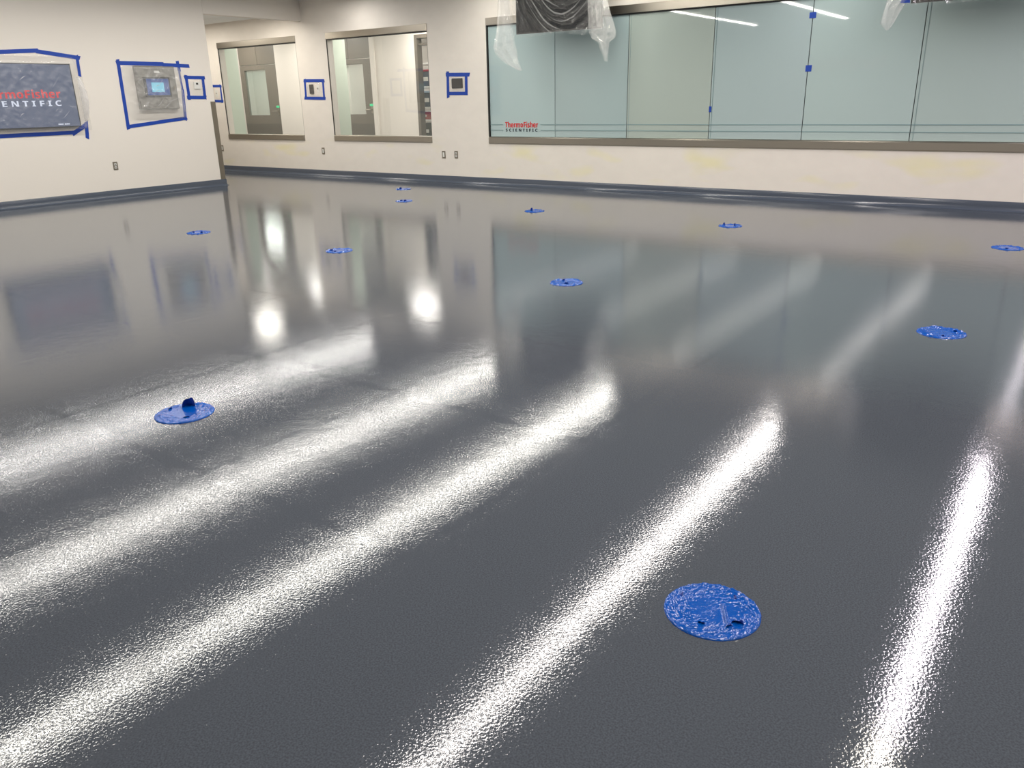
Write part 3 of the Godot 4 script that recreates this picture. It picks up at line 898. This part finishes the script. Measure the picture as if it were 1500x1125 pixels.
func tail(c: Node3D, z: float, rows: Array, ph: float) -> void:
	# a gathered tail of film: two layers, deeply pleated
	for layer in 2:
		var st := begin()
		grid(st, 26, 44, func(s: float, t: float) -> Vector3:
			var p := t * (rows.size() - 1)
			var i := mini(int(p), rows.size() - 2)
			var r: Vector4 = (rows[i] as Vector4).lerp(rows[i + 1], p - i)
			var x := lerpf(r.y, r.z, s)
			var w := r.z - r.y
			var pl := sin(s * 15.0 + ph + 2.5 * noise.get_noise_2d(t * 40.0, ph)) * minf(0.022, w * 0.2)
			var cr := 0.02 * noise.get_noise_3d(x * 160.0, r.x * 110.0, ph + layer * 9.0)
			return Vector3(x, r.x, z + (0.03 if layer == 0 else -0.015) + pl * (1.0 if layer == 0 else -0.7) + cr))
		commit("film_tail", st, M.film_bunched, c, -c.position)

# ---------------------------------------------------------------- tape discs on the floor
func discs() -> void:
	var list := [
		[-0.616, -1.695, 0.122, 0, "largest and nearest blue tape disc on the floor, crinkled with a long crease"],
		[-0.566, -4.762, 0.124, 1, "blue tape disc with a crumpled rim beside the faint streak from the milky glass"],
		[-3.039, -1.761, 0.123, 2, "blue tape disc with an upright flap, lying in the uppermost bright streak"],
		[-2.997, -4.797, 0.120, 3, "wrinkled blue tape disc on the mirrored glass, straight below the draped screen"],
		[-5.449, -4.882, 0.120, 4, "dark-edged blue tape disc in front of the second clear window"],
		[-0.542, -7.775, 0.120, 5, "pale blue tape disc at the picture's right edge before the long window"],
		[-2.968, -7.859, 0.118, 6, "small blue tape disc with two upright nubs before the long window"],
		[-5.377, -7.892, 0.118, 7, "small blue tape disc with one dark nub below the window logo"],
		[-7.507, -7.936, 0.117, 8, "tiny blue tape disc, nearer of the two before the second window"],
		[-8.569, -9.064, 0.117, 9, "tiny blue tape disc closest to the dark base under the second window"],
		[-7.586, -4.890, 0.120, 10, "blue tape disc in front of the thermostat and corner guard"]]
	for d in list:
		disc(Vector3(d[0], 0, d[1]), d[2], d[3], d[4])

func disc(at: Vector3, r: float, k: int, label: String) -> void:
	var t := thing("tape_disc", label, "tape disc", at, "blue tape discs masking the floor outlets")
	var near := k == 0
	var nr := 44 if near else 26
	var na := 130 if near else 80
	var ph := k * 37.0
	var st := begin()
	st.set_smooth_group(0)
	var h := func(q: float, ang: float) -> float:
		var p := Vector2(cos(ang), sin(ang)) * q * r
		var f := p * (900.0 if near else 700.0)
		var ring := smoothstep(0.30, 0.8, q)
		var cre := maxf(0.0, 1.0 - absf(noise.get_noise_3d(f.x * 1.1, f.y * 1.1, ph)) * 5.0)
		var cre2 := maxf(0.0, 1.0 - absf(noise.get_noise_3d(f.x * 2.3 + 50.0, f.y * 2.3, ph + 20.0)) * 4.0)
		var e := 0.0028 + (0.0045 if near else 0.007) * cre * (0.06 + ring) * clampf(noise.get_noise_3d(f.x * 0.7, f.y * 0.7, ph + 60.0) * 2.0 + 0.5, 0.0, 1.0) + 0.0022 * cre2 * ring + 0.0006 * noise.get_noise_3d(f.x * 6.0, f.y * 6.0, ph)
		if near:
			# long overlap of two tape strips across the middle
			var a := Vector2(0.015, -0.035)
			var b := Vector2(0.05, 0.03)
			var tt := clampf((p - a).dot(b - a) / (b - a).length_squared(), 0.0, 1.0)
			var dd := p.distance_to(a.lerp(b, tt))
			e += 0.006 * exp(-dd * dd / 0.000012)
		return e * (1.0 if q < 0.985 else 0.35)
	var pt := func(i: int, j: int) -> Vector3:
		var q := float(i) / nr
		var ang := TAU * j / na
		var rr := r * q * (1.0 + (0.006 * noise.get_noise_2d(j * 6.0, ph) if i == nr else 0.0))
		return Vector3(cos(ang) * rr, h.call(q, ang), sin(ang) * rr)
	for i in nr:
		for j in na:
			var jj := (j + 1) % na
			if i == 0:
				tri(st, pt.call(0, 0), pt.call(1, j), pt.call(1, jj))
			else:
				quad(st, pt.call(i, j), pt.call(i + 1, j), pt.call(i + 1, jj), pt.call(i, jj))
	# skirt down to the floor
	for j in na:
		var jj := (j + 1) % na
		var a: Vector3 = pt.call(nr, j)
		var b: Vector3 = pt.call(nr, jj)
		quad(st, a, Vector3(a.x, 0.0, a.z), Vector3(b.x, 0.0, b.z), b)
	commit("disc", st, M.disc_tape, t)
	var flaps := {0: [[0.075, 0.02, 0.012, 0.03, 0.4], [0.062, 0.045, 0.010, 0.022, 1.2], [-0.09, -0.02, 0.008, 0.02, 2.0], [0.0, 0.07, 0.008, 0.02, 0.1], [0.03, -0.085, 0.007, 0.018, 2.5]], 2: [[-0.045, -0.05, 0.042, 0.055, 1.05], [0.06, 0.03, 0.008, 0.025, 1.0], [-0.09, 0.01, 0.009, 0.025, 1.8]], 1: [[0.06, -0.05, 0.01, 0.02, 0.2], [0.02, 0.08, 0.01, 0.02, 1.0]], 3: [[0.03, 0.05, 0.014, 0.03, 0.3], [-0.05, -0.04, 0.012, 0.03, 1.4]], 4: [[-0.05, 0.05, 0.014, 0.035, 0.5], [0.02, 0.07, 0.012, 0.03, 0.1], [0.08, -0.02, 0.010, 0.02, 1.9]], 5: [[0.0, 0.06, 0.01, 0.03, 0.2]], 6: [[-0.075, -0.02, 0.026, 0.018, 0.4], [0.035, -0.03, 0.026, 0.018, 1.0]], 7: [[-0.055, -0.02, 0.032, 0.03, 0.8]], 8: [[0.03, 0.01, 0.02, 0.04, 0.3], [-0.05, 0.0, 0.012, 0.03, 1.2]], 9: [[-0.06, 0.0, 0.022, 0.04, 0.5]], 10: [[0.05, 0.0, 0.014, 0.03, 0.4], [-0.06, 0.02, 0.012, 0.025, 1.3]]}
	for f in flaps.get(k, []):
		# a torn corner of tape standing up
		st = begin()
		var e := Vector3(cos(f[4]), 0, -sin(f[4]))
		var n := Vector3(e.z, 0, -e.x)
		var o := Vector3(f[0], 0.002, f[1])
		var hh: float = f[2]
		var w: float = f[3]
		grid(st, 8, 6, func(s: float, v: float) -> Vector3:
			var u := (s - 0.5) * w * (1.0 - 0.82 * v * v)
			return o + e * (u + 0.2 * w * v * v) + n * (w * 0.35 * (1.0 - v) * cos(s * PI - PI / 2) + 0.1 * w * sin(v * 4.0 + s * 5.0)) + Vector3.UP * hh * sin(v * PI * 0.5))
		commit("tape_flap", st, M.disc_tape_dark, t)
